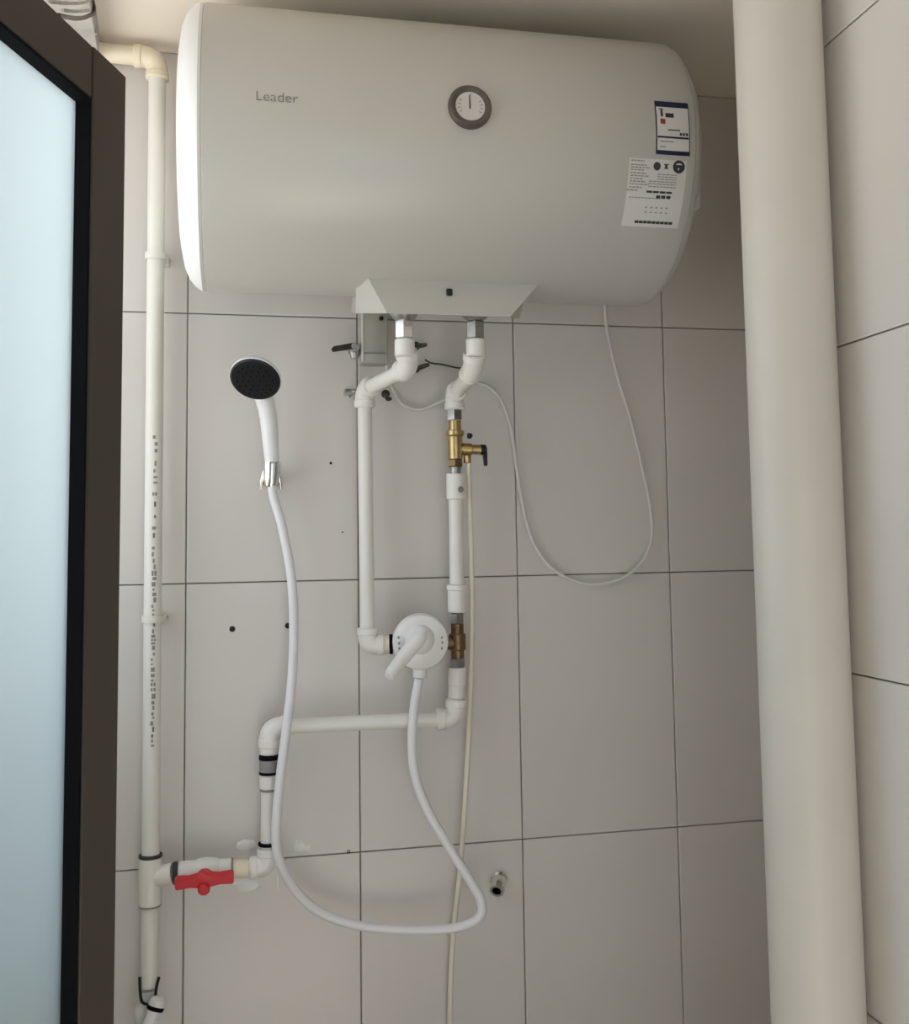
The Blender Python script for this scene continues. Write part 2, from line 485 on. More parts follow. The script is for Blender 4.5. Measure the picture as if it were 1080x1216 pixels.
cover = MB().add(vs, [(5, 4, 3, 2, 1, 0), (6, 7, 8, 9, 10, 11)] + [(i, (i + 1) % 6, 6 + (i + 1) % 6, 6 + i) for i in range(6)]).build('pipe_cover', 'enamel', heater, angle=0)
c0 = at(534, 347, YB - 0.0005)
MB().box(c0, (0.0100, 0.004, 0.0115), None, 0.0015).build('indicator_window', 'black_plastic', cover)
# temperature gauge
gx, ga = cyl_hit(558, 128)
gn = Vector((0, -math.cos(ga), math.sin(ga)))
go = cyl_pt(gx, ga, -0.003)
gauge = MB().lathe(go, gn, [(0, 0.0325), (0.008, 0.0325), (0.0115, 0.0305), (0.012, 0.0275), (0.0095, 0.0225), (0.008, 0.0222)], 48).build('gauge_bezel', 'bezel', heater)
MB().lathe(go + gn * 0.0078, gn, [(0, 0.0220), (0.0006, 0.0220)], 40).build('gauge_dial', 'dial', gauge)
gu = Vector((0, math.sin(ga), math.cos(ga)))           # up along the dial
gm = MB()
def dial_quad(mb, p, q, w, h=0.0090, th=0.0006):
    d = (q - p).normalized(); sde = d.cross(gn).normalized() * w
    mb.prism([p + sde, p - sde, q - sde * 0.6, q + sde * 0.6], gn, th)
dc = go + gn * 0.0086
dial_quad(gm, dc - gu * 0.004 - AX * 0.0005, dc + gu * 0.0165 - AX * 0.001, 0.0011)
gm.build('gauge_needle', 'black_plastic', gauge, angle=0)
gt = MB()
for k in range(13):
    th = math.radians(-120 + 20 * k)
    dr = gu * math.cos(th) + AX * math.sin(th)
    if k % 3 == 0 or k in (1, 2, 10, 11):
        dial_quad(gt, dc + dr * 0.0150, dc + dr * 0.0190, 0.0007, th=0.0003)
gt.build('gauge_scale', 'ink_grey', gauge, angle=0)

# printed matter wrapped on the tank
def patch(mb, X0, X1, a0, a1, off=0.0006, n=6):
    vs, fs = [], []
    for k in range(n + 1):
        a = a0 + (a1 - a0) * k / n
        for o_ in (0.0, off):
            vs += [cyl_pt(X0, a, o_), cyl_pt(X1, a, o_)]
    for k in range(n):
        i = 4 * k
        fs += [(i + 2, i + 3, i + 7, i + 6), (i, i + 4, i + 5, i + 1), (i, i + 2, i + 6, i + 4), (i + 1, i + 5, i + 7, i + 3)]
    fs += [(0, 1, 3, 2), (4 * n, 4 * n + 2, 4 * n + 3, 4 * n + 1)]
    mb.add(vs, fs)
    return mb
def text_mesh(txt, size, mapper, name, m, parent, spacing=1.0, thick=0.0):
    cu = bpy.data.curves.new('lettering', 'FONT')
    cu.body = txt; cu.size = size; cu.space_character = spacing; cu.offset = thick
    tmp = bpy.data.objects.new('lettering', cu)
    col.objects.link(tmp)
    bpy.context.view_layer.update()
    me = bpy.data.meshes.new_from_object(tmp.evaluated_get(bpy.context.evaluated_depsgraph_get()))
    vs = [mapper(q.co.x, q.co.y) for q in me.vertices]
    fs = [tuple(q.vertices) for q in me.polygons]
    mb = MB().add(vs, fs)
    bpy.data.objects.remove(tmp); bpy.data.curves.remove(cu); bpy.data.meshes.remove(me)
    return mb.build(name, m, parent, angle=0)
bx, ba = cyl_hit(303, 119)
bx2, _ = cyl_hit(357, 122)
text_mesh('Leader', 0.0205, lambda x, y: cyl_pt(bx + x * (bx2 - bx) / 0.0600, ba + y / HR, 0.0006), 'lettering', 'ink_grey', heater, 1.0, -0.00018)

# energy label with blue borders
ex0, ea1 = cyl_hit(777, 120); ex1, _ = cyl_hit(817, 124); _, ea0 = cyl_hit(778, 183)
en = patch(MB(), ex0, ex1, ea0, ea1, 0.0005).build('energy_label', 'sticker', heater, angle=0)
ew, eh = ex1 - ex0, ea1 - ea0
def eq(mb, u0, u1, v0, v1, n=2): return patch(mb, ex0 + ew * u0, ex0 + ew * u1, ea0 + eh * v0, ea0 + eh * v1, 0.0010, n)
b_ = MB()
eq(b_, 0, 1, 0.89, 1.0); eq(b_, 0, 1, 0, 0.075); eq(b_, 0, 0.03, 0.075, 0.89, 4); eq(b_, 0.98, 1, 0.075, 0.89, 4); eq(b_, 0.045, 0.965, 0.30, 0.33, 1)
b_.build('label_border', 'blue', en, angle=0)
b_ = MB()
for u0, u1, v0, v1 in ((0.16, 0.22, 0.70, 0.82), (0.34, 0.50, 0.69, 0.76), (0.12, 0.24, 0.83, 0.85)): eq(b_, u0, u1, v0, v1, 1)
for k in range(3): eq(b_, 0.30 + 0.09 * k, 0.36 + 0.09 * k, 0.69, 0.77, 1)
for k in range(8): eq(b_, 0.36 + 0.045 * k, 0.39 + 0.045 * k, 0.44, 0.465, 1)
for k in range(3): eq(b_, 0.70 + 0.09 * k, 0.76 + 0.09 * k, 0.36, 0.41, 1)
b_.build('label_print', 'ink', en, angle=0)
b_ = MB(); eq(b_, 0.14, 0.28, 0.56, 0.65, 1); b_.build('label_mark', 'redprint', en, angle=0)
b_ = MB()
for k in range(9): eq(b_, 0.12 + 0.045 * k, 0.15 + 0.045 * k, 0.225, 0.25, 1)
for k in range(4): eq(b_, 0.12 + 0.045 * k, 0.15 + 0.045 * k, 0.13, 0.155, 1)
b_.build('label_print', 'ink_soft', en, angle=0)

# rating sticker
sx0, sa1 = cyl_hit(748, 187); sx1, _ = cyl_hit(816, 190); _, sa0 = cyl_hit(741, 268)
sx1b, _ = cyl_hit(800, 268); sx1 = (sx1 + sx1b) / 2 + 0.004
rs = patch(MB(), sx0, sx1, sa0, sa1, 0.0004, 8).build('rating_sticker', 'sticker', heater, angle=0)
sw, sh = sx1 - sx0, sa1 - sa0
def sq(mb, u0, u1, v0, v1): return patch(mb, sx0 + sw * u0, sx0 + sw * u1, sa0 + sh * v0, sa0 + sh * v1, 0.0009, 1)
pr, pk = MB(), MB()
def words(mb, u0, u1, v, h=0.018, wlen=(0.025, 0.06)):
    u = u0
    while u < u1:
        w = random.uniform(*wlen)
        sq(mb, u, min(u + w, u1), v, v + h); u += w + 0.014
for k, v in enumerate((0.955, 0.895, 0.86, 0.825, 0.78, 0.74, 0.70, 0.66, 0.62, 0.575)):
    words(pr, 0.03, 0.26 + 0.05 * (k % 3), v)
for v in (0.78, 0.745, 0.71, 0.675, 0.64, 0.60): words(pr, 0.50 if v > 0.7 else 0.36, 0.84, v, 0.014, (0.03, 0.07))
words(pr, 0.05, 0.60, 0.43, 0.012); words(pr, 0.0, 0.18, 0.53, 0.022)
for k in range(4):
    sq(pk, 0.34 + 0.115 * k, 0.44 + 0.115 * k, 0.515, 0.545)
for k in range(3): sq(pk, 0.52 + 0.09 * k, 0.59 + 0.09 * k, 0.44, 0.485)
for k in range(5):
    sq(pr, 0.36 + 0.09 * k, 0.39 + 0.09 * k, 0.29, 0.31); sq(pr, 0.36 + 0.09 * k, 0.40 + 0.09 * k, 0.22, 0.235)
for k in range(9): sq(pk, 0.22 + 0.075 * k, 0.285 + 0.075 * k, 0.055, 0.095)
tag(pr.build('sticker_print', 'ink_soft', rs, angle=0), kind='stuff')
tag(pk.build('sticker_print', 'ink', rs, angle=0), kind='stuff')
def disc_on_tank(mb, u, v, r, squeeze=1.0, n=20, off=0.0010, half=None):
    cx, ca = sx0 + sw * u, sa0 + sh * v
    pts = []
    for k in range(n):
        th = 2 * math.pi * k / n
        if half == 'up' and math.sin(th) < 0.05: continue
        if half == 'down' and math.sin(th) > -0.05: continue
        pts.append(cyl_pt(cx + r * math.cos(th), ca + r * squeeze * math.sin(th) / HR, off))
    mb.add(pts, [tuple(range(len(pts)))])
ic = MB()
disc_on_tank(ic, 0.86, 0.91, 0.0098); disc_on_tank(ic, 0.48, 0.90, 0.0058, 1.1)
sq(ic, 0.60, 0.68, 0.925, 0.94); sq(ic, 0.62, 0.66, 0.885, 0.925); sq(ic, 0.60, 0.68, 0.87, 0.885)
ic.build('certification_mark', 'ink', rs, angle=0)
ic = MB()
disc_on_tank(ic, 0.86, 0.925, 0.0055, 0.7, off=0.0014, half='up'); disc_on_tank(ic, 0.855, 0.905, 0.0015, 3.2, off=0.0014, half='down')
ic.build('certification_mark', 'sticker', rs, angle=0)

# outlet stubs of the tank (steel collars and nuts below the cover)
YO = -0.255
for px, nm in ((480.5, 'hot'), (565, 'cold')):
    a0, a1, a2 = at(px, 371, YO), at(px, 381.5, YO), at(px, 402, YO)
    a1.x = a2.x = a0.x = at(px, 385, YO).x
    L = a0.z - a1.z
    MB().lathe(a0 + Vector((0, 0, 0.02)), (0, 0, -1), [(0, 0.025), (0.020, 0.025), (0.020 + L * 0.55, 0.020), (0.020 + L, 0.013)], 24).build('outlet_collar', 'steel', heater)

# ------------------------------------------------------------------ plumbing
RP = 0.0130                       # radius of the white pressure pipe
RFIT = 0.0172                     # radius of its fittings
YP = -0.055                       # pipe axis in front of the wall
V = Vector
# hot run: tank outlet -> slanted jog -> vertical -> mixer
h0 = at(480.5, 381, YO); h0b = at(480.5, 403, YO); h0b.x = h0.x
h1 = at(486, 436, YO + 0.03)
h2 = at(433, 463, YP)
h3 = at(436.5, 766, YP); 
h4 = at(464, 765, YP - 0.006)
hot = thing('hot_water_pipe', h3, 'bent white plastic pipe from the heater to the left side of the mixer', 'pipe')
MB().hexnut(h0, h0b, 0.0155).build('union_nut', 'chrome', hot, angle=25)
MB().rod(h0b, h0b + V((0, 0, -0.028)), 0.0165).build('adapter', 'ppr', hot)
MB().elbow(h0b, h1, h2, RFIT, 0.030).build('pipe_elbow', 'ppr', hot)
MB().rod(h1 + (h2 - h1).normalized() * 0.02, h2, RP).build('pipe', 'ppr', hot)
MB().elbow(h1, h2, h3, RFIT, 0.032).build('pipe_elbow', 'ppr', hot)
MB().rod(h2, h3, RP).build('pipe', 'ppr', hot)
MB().elbow(h2, h3, h4, RFIT, 0.030).build('pipe_elbow', 'ppr', hot)
MB().rod(h3 + (h4 - h3).normalized() * 0.02, h4, 0.0160).build('adapter', 'cream', hot)
MB().rod(h4 + (h3 - h4).normalized() * 0.002, h4 + (h4 - h3).normalized() * 0.004, 0.0175).build('rubber_washer', 'black', hot)

# cold run, upper piece: tank outlet -> S-bend -> safety valve
c0_ = at(565, 382, YO); c1_ = at(565, 403, YO); c1_.x = c0_.x
c2_ = at(562, 440, YO + 0.03); c3_ = at(540, 468, YP - 0.012); c4_ = at(539, 487, YP - 0.012); c4_.x = c3_.x
cold = thing('cold_inlet_pipe', c4_, 'short white S-bend plastic pipe between the heater and the brass valve', 'pipe')
MB().hexnut(c0_, c1_, 0.0155).build('union_nut', 'steel', cold, angle=25)
MB().rod(c1_, c1_ + V((0, 0, -0.028)), 0.0165).build('adapter', 'ppr', cold)
MB().elbow(c1_, c2_, c3_, RFIT, 0.030).build('pipe_elbow', 'ppr', cold)
MB().rod(c2_, c3_, RP).build('pipe', 'ppr', cold)
MB().elbow(c2_, c3_, c3_ + V((0, 0, -1)), RFIT, 0.028).build('pipe_elbow', 'ppr', cold)
xv, yv = c4_.x, c4_.y
def cz(py): return at(540, py, yv).z
def vtop(px, py): return V((xv, yv, cz(py)))
# brass safety valve
sv = thing('safety_valve', vtop(540, 560), 'brass relief valve with a small black lever on the cold pipe', 'valve')
MB().hexnut(V((xv, yv, cz(486))), V((xv, yv, cz(500))), 0.0145).build('union_nut', 'chrome', sv, angle=25)
vb = MB()
vb.lathe(V((xv, yv, cz(500))), (0, 0, -1), [(0, 0.0115), (cz(500) - cz(511), 0.0115), (cz(500) - cz(512), 0.0165), (cz(500) - cz(517), 0.0165), (cz(500) - cz(519), 0.0135), (cz(500) - cz(545), 0.0130), (cz(500) - cz(546), 0.010)], 24)
vb.build('valve_body', 'brass', sv)
br0 = V((xv, yv, cz(533))); br1 = V((at(572, 533, yv).x, yv, cz(534)))
arm = MB().rod(br0, br1, 0.0090).rod(br0 + (br1 - br0) * 0.25, br0 + (br1 - br0) * 0.62, 0.0112)
arm.build('relief_branch', 'brass', sv)
MB().rod(V((br1.x * 0.45 + xv * 0.55, yv - 0.001, cz(541))), V((br1.x * 0.45 + xv * 0.55, yv - 0.001, cz(550))), 0.0066).build('drain_nipple', 'brass', sv)
MB().hexnut(V((xv, yv, cz(545))), V((xv, yv, cz(555))), 0.0140).build('lower_nut', 'bronze', sv, angle=25)
MB().rod(V((xv, yv, cz(554))), V((xv, yv, cz(563))), 0.0100).build('thread_nipple', 'steel', sv)
lv = MB()
kx = br1.x + 0.001
lv.lathe(V((kx - 0.003, yv, cz(534))), (1, 0, 0), [(0, 0.0095), (0.009, 0.0095), (0.0105, 0.0075)], 20)
lv.prism([V((kx + 0.001, yv - 0.006, cz(532))), V((kx + 0.0085, yv - 0.006, cz(532))), V((kx + 0.0085, yv - 0.006, cz(553))), V((kx + 0.0040, yv - 0.006, cz(553)))], (0, 1, 0), 0.012)
lv.build('lever', 'black_plastic', sv)
MB().lathe(V((at(557, 521, yv - 0.004).x, yv - 0.004, cz(521))), (0.3, -0.2, 1), [(0, 0.003), (0.004, 0.005), (0.008, 0.005), (0.010, 0.003)], 14).build('vent_knob', 'black_plastic', sv)

# cold run, middle piece: between the safety valve and the mixer tee
m_top, m_bot = at(541.5, 562, yv), at(543, 727, YP)
mid = thing('middle_pipe', m_bot, 'straight white plastic pipe between the brass valve and the mixer tee', 'pipe')
dm = (m_bot - m_top)
def mp(t): return m_top + dm * t
MB().rod(mp(0), mp(0.19), 0.0172).build('coupling', 'ppr', mid)
MB().rod(mp(0.17), mp(0.84), RP).build('pipe', 'ppr', mid)
cpl = MB().rod(mp(0.80), mp(1.0), 0.0168).rod(mp(0.80), mp(0.845), 0.0184).build('coupling', 'ppr', mid)
MB().lathe(mp(0.12) + V((0.0055, -0.0162, 0)), (0.3, -1, 0), [(0, 0.0058), (0.0010, 0.0058), (0.0012, 0.004)], 14).build('maker_mark', 'ink_soft', mid)

# tarnished brass tee and nuts beside the mixer
xt, yt = m_bot.x, m_bot.y
def tz(py): return at(544, py, yt).z
tee = thing('brass_tee', V((xt, yt, tz(792))), 'tarnished brass tee fitting at the right of the mixer', 'pipe fitting')
MB().hexnut(V((xt, yt, tz(728))), V((xt, yt, tz(741))), 0.0130).build('union_nut', 'steel', tee, angle=25)
MB().rod(V((xt, yt, tz(740))), V((xt, yt, tz(783))), 0.0115).rod(V((xt, yt, tz(752))), V((xt, yt, tz(772))), 0.0150).build('tee_body', 'bronze', tee)
MB().rod(V((xt + 0.002, yt, tz(763))), V((at(524, 763, YP).x, yt, tz(763))), 0.0120).build('side_branch', 'bronze', tee)
MB().hexnut(V((xt, yt, tz(781))), V((xt, yt, tz(792))), 0.0140).build('union_nut', 'steel', tee, angle=25)

# mixer
mc = at(500, 763, -0.105)
mixer = thing('shower_mixer', V((mc.x, -0.0, mc.z)), 'round white shower mixer with a slanted lever handle', 'shower mixer')
fn = (CAM - mc); fn = V((-0.10, -1, -0.10)).normalized()
MB().lathe(mc, fn, [(-0.075, 0.030), (-0.050, 0.034), (-0.030, 0.046), (-0.012, 0.0485), (-0.004, 0.0485), (0.0, 0.0465), (0.003, 0.040), (0.006, 0.028), (0.008, 0)], 48).build('mixer_body', 'white', mixer)
l0, l1 = mc + fn * 0.006 + V((-0.004, 0, 0.012)), at(462, 803, -0.155)
hub = MB().lathe(mc + fn * 0.002 + V((-0.002, 0, 0.006)), fn, [(0, 0.027), (0.010, 0.024), (0.020, 0.019), (0.026, 0.010), (0.027, 0)], 32)
hub.tube([l0 + fn * 0.010 + V((0.008, 0, 0.012)), l0 + fn * 0.016, (l0 * 0.6 + l1 * 0.4) + fn * 0.006, l1 * 0.85 + l0 * 0.15, l1], [0.010, 0.0135, 0.0125, 0.0105, 0.0085], 16)
hub.build('lever_handle', 'white', mixer)
for px, py in ((473.5, 757), (474, 764), (474.5, 770), (525, 757), (525.5, 763), (525, 770)):
    MB().box(at(px, py, mc.y - (0.003 if px < 500 else 0.0085)), (0.0028, 0.0022, 0.0036)).build('temperature_mark', 'ink_soft', mixer, angle=0)
o0 = at(499, 795, -0.085)
MB().rod(o0 + V((0, 0, 0.02)), o0 + V((0, 0, -0.014)), 0.0125).build('hose_outlet', 'white', mixer)
for s, px in ((1, 524), (-1, 473)):
    q = at(px, 764, YP - 0.004)
    MB().rod(V((mc.x, q.y, q.z)), q + V((0.004 * s, 0, 0)), 0.0155).build('inlet_union', 'white' if s < 0 else 'bronze', mixer)

# cold run, lower piece: tee -> elbow -> horizontal -> elbow -> valve
k0, k1 = at(543.5, 792, YP), at(541, 853, YP)
k2, k3 = at(320, 863.5, YP), at(318.5, 1029, YP)
low = thing('cold_supply_pipe', k3, 'white stepped plastic supply pipe with black rings from the mixer tee to the red valve', 'pipe')
dk = (k1 - k0)
MB().rod(k0, k0 + dk * 0.36, 0.0160).rod(k0 + dk * 0.3, k0 + dk * 0.62, 0.0145).build('adapter', 'ppr', low)
MB().rod(k0 + dk * 0.3, k1, RP).build('pipe', 'ppr', low)
MB().elbow(k0, k1, k2, RFIT, 0.034).build('pipe_elbow', 'ppr', low)
MB().rod(k1, k2, 0.0132).build('pipe', 'ppr', low)
MB().elbow(k1, k2, k3, RFIT, 0.034).build('pipe_elbow', 'ppr', low)
MB().rod(k2, k3, RP).build('pipe', 'ppr', low)
dl = k3 - k2
def lp(py): return k2 + dl * ((py - 863.5) / (1029 - 863.5))
un = MB().rod(lp(897), lp(919), 0.0162).build('union_coupling', 'ink_soft', low)
MB().rod(lp(896), lp(903), 0.0170).build('rubber_ring', 'black', un)
MB().rod(lp(916), lp(919.5), 0.0168).build('rubber_ring', 'black', un)
MB().rod(lp(880), lp(896), 0.0166).build('coupling', 'ppr', low)
MB().rod(lp(920), lp(937), 0.0160).build('coupling', 'ppr', low)
MB().rod(lp(937), lp(939.5), 0.0150).build('glue_ring', 'ink_soft', low)
MB().rod(lp(1000), lp(1004), 0.0170).build('rubber_ring', 'black', low)
k4 = at(296, 1031, YP); k3b = lp(1029)
MB().elbow(k2, k3b, k4, RFIT, 0.030).build('pipe_elbow', 'ppr', low)
MB().rod(k3b + (k4 - k3b).normalized() * 0.02, k4, 0.0160).build('adapter', 'ppr', low)

# ball valve with red butterfly handle
v0, v1 = at(206, 1037, YP), at(296, 1031, YP)
dv = (v1 - v0)
bv = thing('ball_valve', (v0 + v1) / 2, 'white plastic ball valve with a red butterfly handle low on the wall', 'valve')
def vp(t): return v0 + dv * t
MB().rod(vp(0.0), vp(0.06), 0.0185).build('rubber_ring', 'ink', bv)
MB().rod(vp(0.06), vp(0.36), 0.0185).rod(vp(0.52), vp(0.77), 0.0180).lathe(vp(0.44), dv, [(-0.024, 0.015), (-0.016, 0.0205), (0.0, 0.0225), (0.016, 0.0205), (0.024, 0.015)], 24).build('valve_body', 'ppr', bv)
MB().rod(vp(0.77), vp(1.0), 0.0150).build('union_sleeve', 'cream', bv)
MB().rod(vp(0.765), vp(0.785), 0.0182).build('rubber_ring', 'ink_soft', bv)
hc = at(243, 1045, YP - 0.040)
hx = (at(276, 1041, YP - 0.040) - hc).normalized()
vd = V((0, -0.75, -0.66)).normalized()
st = MB().rod(vp(0.42), hc - vd * 0.0, 0.0085).build('valve_stem', 'ppr', bv)
hn = V((0, -1, -0.25)).normalized(); hz = hx.cross(hn).normalized()
hd = MB()
hd.lathe(hc - hn * 0.012, hn, [(0, 0.0135), (0.014, 0.0150), (0.018, 0.0125), (0.019, 0)], 24)
def hq(u, w, n=0.0): return hc + hx * u + hz * w + hn * n
for s in (1, -1):
    outline = [(0.006 * s, 0.0105), (0.024 * s, 0.0075), (0.044 * s, 0.0092), (0.0465 * s, 0.0060), (0.0465 * s, -0.0060), (0.044 * s, -0.0085), (0.024 * s, -0.0070), (0.006 * s, -0.0105)]
    hd.prism([hq(u, w, -0.008) for u, w in outline], hn, 0.014)
hdo = hd.build('butterfly_handle', 'red', bv, angle=25)
q = hq(-0.001, 0.011 if hz.z < 0 else -0.011, 0.003)
MB().lathe(q - hn * 0.008, hn, [(0, 0.0098), (0.016, 0.0098), (0.018, 0.008)], 20).build('handle_boss', 'red', hdo)

# riser at the left with top elbow and tee
YR = -0.045
r_top, r_bot = at(187, 84, YR), at(177.5, 1172, YR)
r_bot2 = at(178, 1172, YR)
RR = 0.0148
riser = thing('riser_pipe', r_bot, 'tall off-white riser pipe with black printed line left of the heater', 'pipe')
r_top.z = 2.367
MB().rod(r_top, r_bot, RR, 24).build('pipe', 'pvc', riser)
rl = V((-0.62, YR - 0.005, 2.372))
MB().elbow(rl, r_top, r_bot, 0.0185, 0.040, collar=0.35).build('pipe_elbow', 'cream', riser)
MB().rod(r_top + (rl - r_top).normalized() * 0.035, rl, 0.0165).build('pipe', 'cream', riser)
dr_ = r_bot - r_top
def rp(py):
    t = 0.0
    a, b = 0.0, 1.0
    for _ in range(40):
        t = (a + b) / 2
        P = r_top + dr_ * t
        d = P - CAM
        y = CY - F_PX * d.dot(U_) / d.dot(fwd)
        if y < py: a = t
        else: b = t
    return r_top + dr_ * t
tee_o = MB().rod(rp(1017), rp(1075), 0.0188, 24).build('pipe_tee', 'pvc', riser)
tb = rp(1042)
MB().lathe(tb, vp(0.0) - tb, [(0, 0.0150), (0.020, 0.0165), ((vp(0.0) - tb).length * 0.9, 0.0172), ((vp(0.0) - tb).length, 0.0165)], 24).build('tee_branch', 'pvc', tee_o)
MB().rod(rp(1014), rp(1018), 0.0192, 24).build('rubber_ring', 'ink', riser)
MB().rod(rp(1073.5), rp(1076), 0.0185, 24).build('glue_ring', 'ink_soft', riser)
pl = MB()
y = 518.0
while y < 884:
    h = random.choice((2.5, 3.5, 5, 6, 4)) if y > 560 else random.choice((4, 6))
    a, b = rp(y), rp(min(y + h, 885))
    for k in range(random.choice((1, 2, 2))):
        th = math.radians(random.choice((14, 20, 26)) - 12 + 6 * k)
        dd = V((math.sin(th), -math.cos(th), 0)); sd = V((dd.y, -dd.x, 0)) * 0.0016
        pl.prism([a + dd * (RR - 0.0002) + sd, a + dd * (RR - 0.0002) - sd, b + dd * (RR - 0.0002) - sd, b + dd * (RR - 0.0002) + sd], dd, 0.0006)
    y += h + (random.choice((1.5, 2.5, 3)) if y > 640 else random.choice((4, 7, 10)))
pl.build('printed_line', 'ink_soft', riser, angle=0)
for i, py in enumerate((305, 735)):
    P = rp(py)
    cl = thing('pipe_clip', V((P.x, 0, P.z)), ('small grey clip holding the riser beside the heater', 'small grey clip holding the riser at its printed line')[i], 'pipe clip', 'clips on the riser')
    pts = []
    for k in range(13):
        th = math.radians(-200 + 220 * k / 12)
        pts.append(P + V((math.cos(th) * (RR + 0.0016), math.sin(th) * (RR + 0.0016), 0)))
    MB().add([q + V((0, 0, s)) for q in pts for s in (-0.006, 0.006)] + [q + (q - P).normalized() * 0.0018 + V((0, 0, s)) for q in pts for s in (-0.006, 0.006)],
             [(2 * k, 2 * k + 2, 2 * k + 3, 2 * k + 1) for k in range(12)] + [(26 + 2 * k, 26 + 2 * k + 1, 26 + 2 * k + 3, 26 + 2 * k + 2) for k in range(12)] +
             [(2 * k, 26 + 2 * k, 26 + 2 * k + 2, 2 * k + 2) for k in range(12)] + [(2 * k + 1, 2 * k + 3, 26 + 2 * k + 3, 26 + 2 * k + 1) for k in range(12)]).build('clip_band', 'pvc', cl)
    MB().box((P.x + 0.004, -0.014, P.z), (0.034, 0.028, 0.014), None, 0.002).build('clip_foot', 'pvc', cl)
    MB().lathe((P.x + RR + 0.006, -0.020, P.z), (0, -1, 0), [(0, 0.0035), (0.006, 0.0035), (0.007, 0.002)], 10).build('screw', 'steel', cl)

# tap below the riser
tp = at(178, 1180, YR)
tap = thing('angle_tap', at(176, 1225, YR), 'white angle tap with a black band under the riser pipe', 'tap')
MB().lathe(tp + V((0, 0, 0.006)), (0, 0, -1), [(0, 0.0135), (0.012, 0.015), (0.02, 0.012)], 20).build('riser_nipple', 'pvc', tap)
wire = [at(166, 1160, YR - 0.012), at(166.5, 1176, YR - 0.020), at(169, 1190, YR - 0.020), at(178, 1192, YR - 0.020), at(184, 1184, YR - 0.020), at(186, 1172, YR - 0.014), at(189, 1160, YR - 0.008)]
MB().tube(wire, 0.0024, 8).build('wire_clamp', 'black_plastic', tap)
tb0, tb1 = at(189, 1184, YR - 0.035), at(176, 1222, YR - 0.045)
dd = tb1 - tb0
MB().lathe(tb0, dd, [(0, 0.008), (0.004, 0.0125), (0.013, 0.0135), (0.016, 0.012)], 20).build('tap_cap', 'ppr', tap)
MB().rod(tb0 + dd.normalized() * 0.012, tb0 + dd.normalized() * 0.020, 0.0138).build('rubber_band', 'black', tap)
MB().lathe(tb0 + dd.normalized() * 0.019, dd, [(0, 0.012), (0.010, 0.0105), (0.030, 0.0125), (0.07, 0.013)], 20).build('tap_body', 'hose', tap)
MB().lathe(at(167, 1194, YR - 0.01), (0, 0, -1), [(0, 0.007), (0.004, 0.010), (0.018, 0.010), (0.03, 0.007)], 16).build('tap_body', 'pvc', tap)

# big drain stack in the right corner
dp = MB()
DR = 0.055
dpx, dpy = 0.471, -0.725
drain = thing('drain_pipe', (dpx, dpy, 0), 'thick off-white vertical drain pipe standing against the right wall', 'pipe')
MB().lathe((dpx, dpy, 0), (0, 0, 1), [(0, DR), (ZC, DR)], 64).build('pipe', 'drain', drain)
MB().lathe((dpx, dpy, 0.0), (0, 0, 1), [(0, DR + 0.004), (0.06, DR + 0.004), (0.066, DR)], 64).build('socket_collar', 'drain', drain)

# relief drain tube from the brass valve
tpts = [(556.5, 548, yv - 0.001), (558, 600, -0.062), (560.5, 690, -0.055), (560, 780, -0.048), (557, 870, -0.042), (552, 960, -0.036), (546, 1040, -0.030), (540, 1095, -0.026), (536, 1150, -0.024), (534.5, 1216, -0.022), (534, 1300, -0.020)]
tag(MB().tube([at(*q) for q in tpts], 0.0046, 10).build('drain_tube', 'tubecream'), 'thin cream plastic tube hanging from the brass relief valve', 'tube')

# ------------------------------------------------------------------ shower set
hp = [(322.5, 566, -0.062), (325, 590, -0.066), (335, 625, -0.070), (346, 685, -0.072), (349, 745, -0.074), (347, 805, -0.080), (341, 860, -0.090), (334, 915, -0.098), (329, 965, -0.100), (328, 1000, -0.095), (335, 1030, -0.085),
      (353, 1060, -0.070), (380, 1083, -0.062), (420, 1098, -0.060), (470, 1104, -0.064), (520, 1104, -0.075), (553, 1099, -0.088), (571, 1087, -0.098), (571, 1068, -0.100), (555, 1040, -0.096),
      (530, 1000, -0.090), (507, 960, -0.086), (493, 920, -0.084), (489.5, 880, -0.084), (492, 840, -0.084), (498, 806, -0.085)]
tag(MB().tube([at(*q) for q in hp], 0.0080, 14, 8).build('shower_hose', 'hose'), 'white flexible shower hose looping down from the hand shower to the mixer', 'hose')
hs = thing('hand_shower', at(322.5, 575, -0.062), 'white hand shower with a round black face hooked on the wall', 'shower head')
sn = V((-0.21, -0.66, -0.71)).normalized()
sc_ = at(303.5, 450, -0.150)
hpts = [at(322.5, 572, -0.062), at(323, 552, -0.066), at(321, 520, -0.072), at(318, 490, -0.083), at(312, 466, -0.098), sc_ - sn * 0.022]
MB().tube(hpts, [0.0100, 0.0118, 0.0142, 0.0150, 0.0158, 0.0175], 20).build('handle', 'white', hs)
MB().lathe(sc_, sn, [(-0.030, 0), (-0.029, 0.010), (-0.024, 0.024), (-0.014, 0.037), (-0.005, 0.0425), (0.0, 0.0430), (0.001, 0.0418)], 40).build('head_shell', 'white', hs)
fo = MB().lathe(sc_, sn, [(-0.002, 0.0424), (0.002, 0.0420), (0.0045, 0.0395), (0.0055, 0.030), (0.006, 0)], 40).build('spray_face', 'face', hs)
sx_, sy_, _ = frame(sn)
nz = MB()
for rr, n in ((0.010, 6), (0.020, 12), (0.030, 18)):
    for k in range(n):
        th = 2 * math.pi * k / n
        c = sc_ + (sx_ * math.cos(th) + sy_ * math.sin(th)) * rr + sn * 0.0048
        nz.lathe(c, sn, [(0, 0.0016), (0.0026, 0.0010), (0.003, 0)], 6)
nz.build('nozzle', 'black', fo)
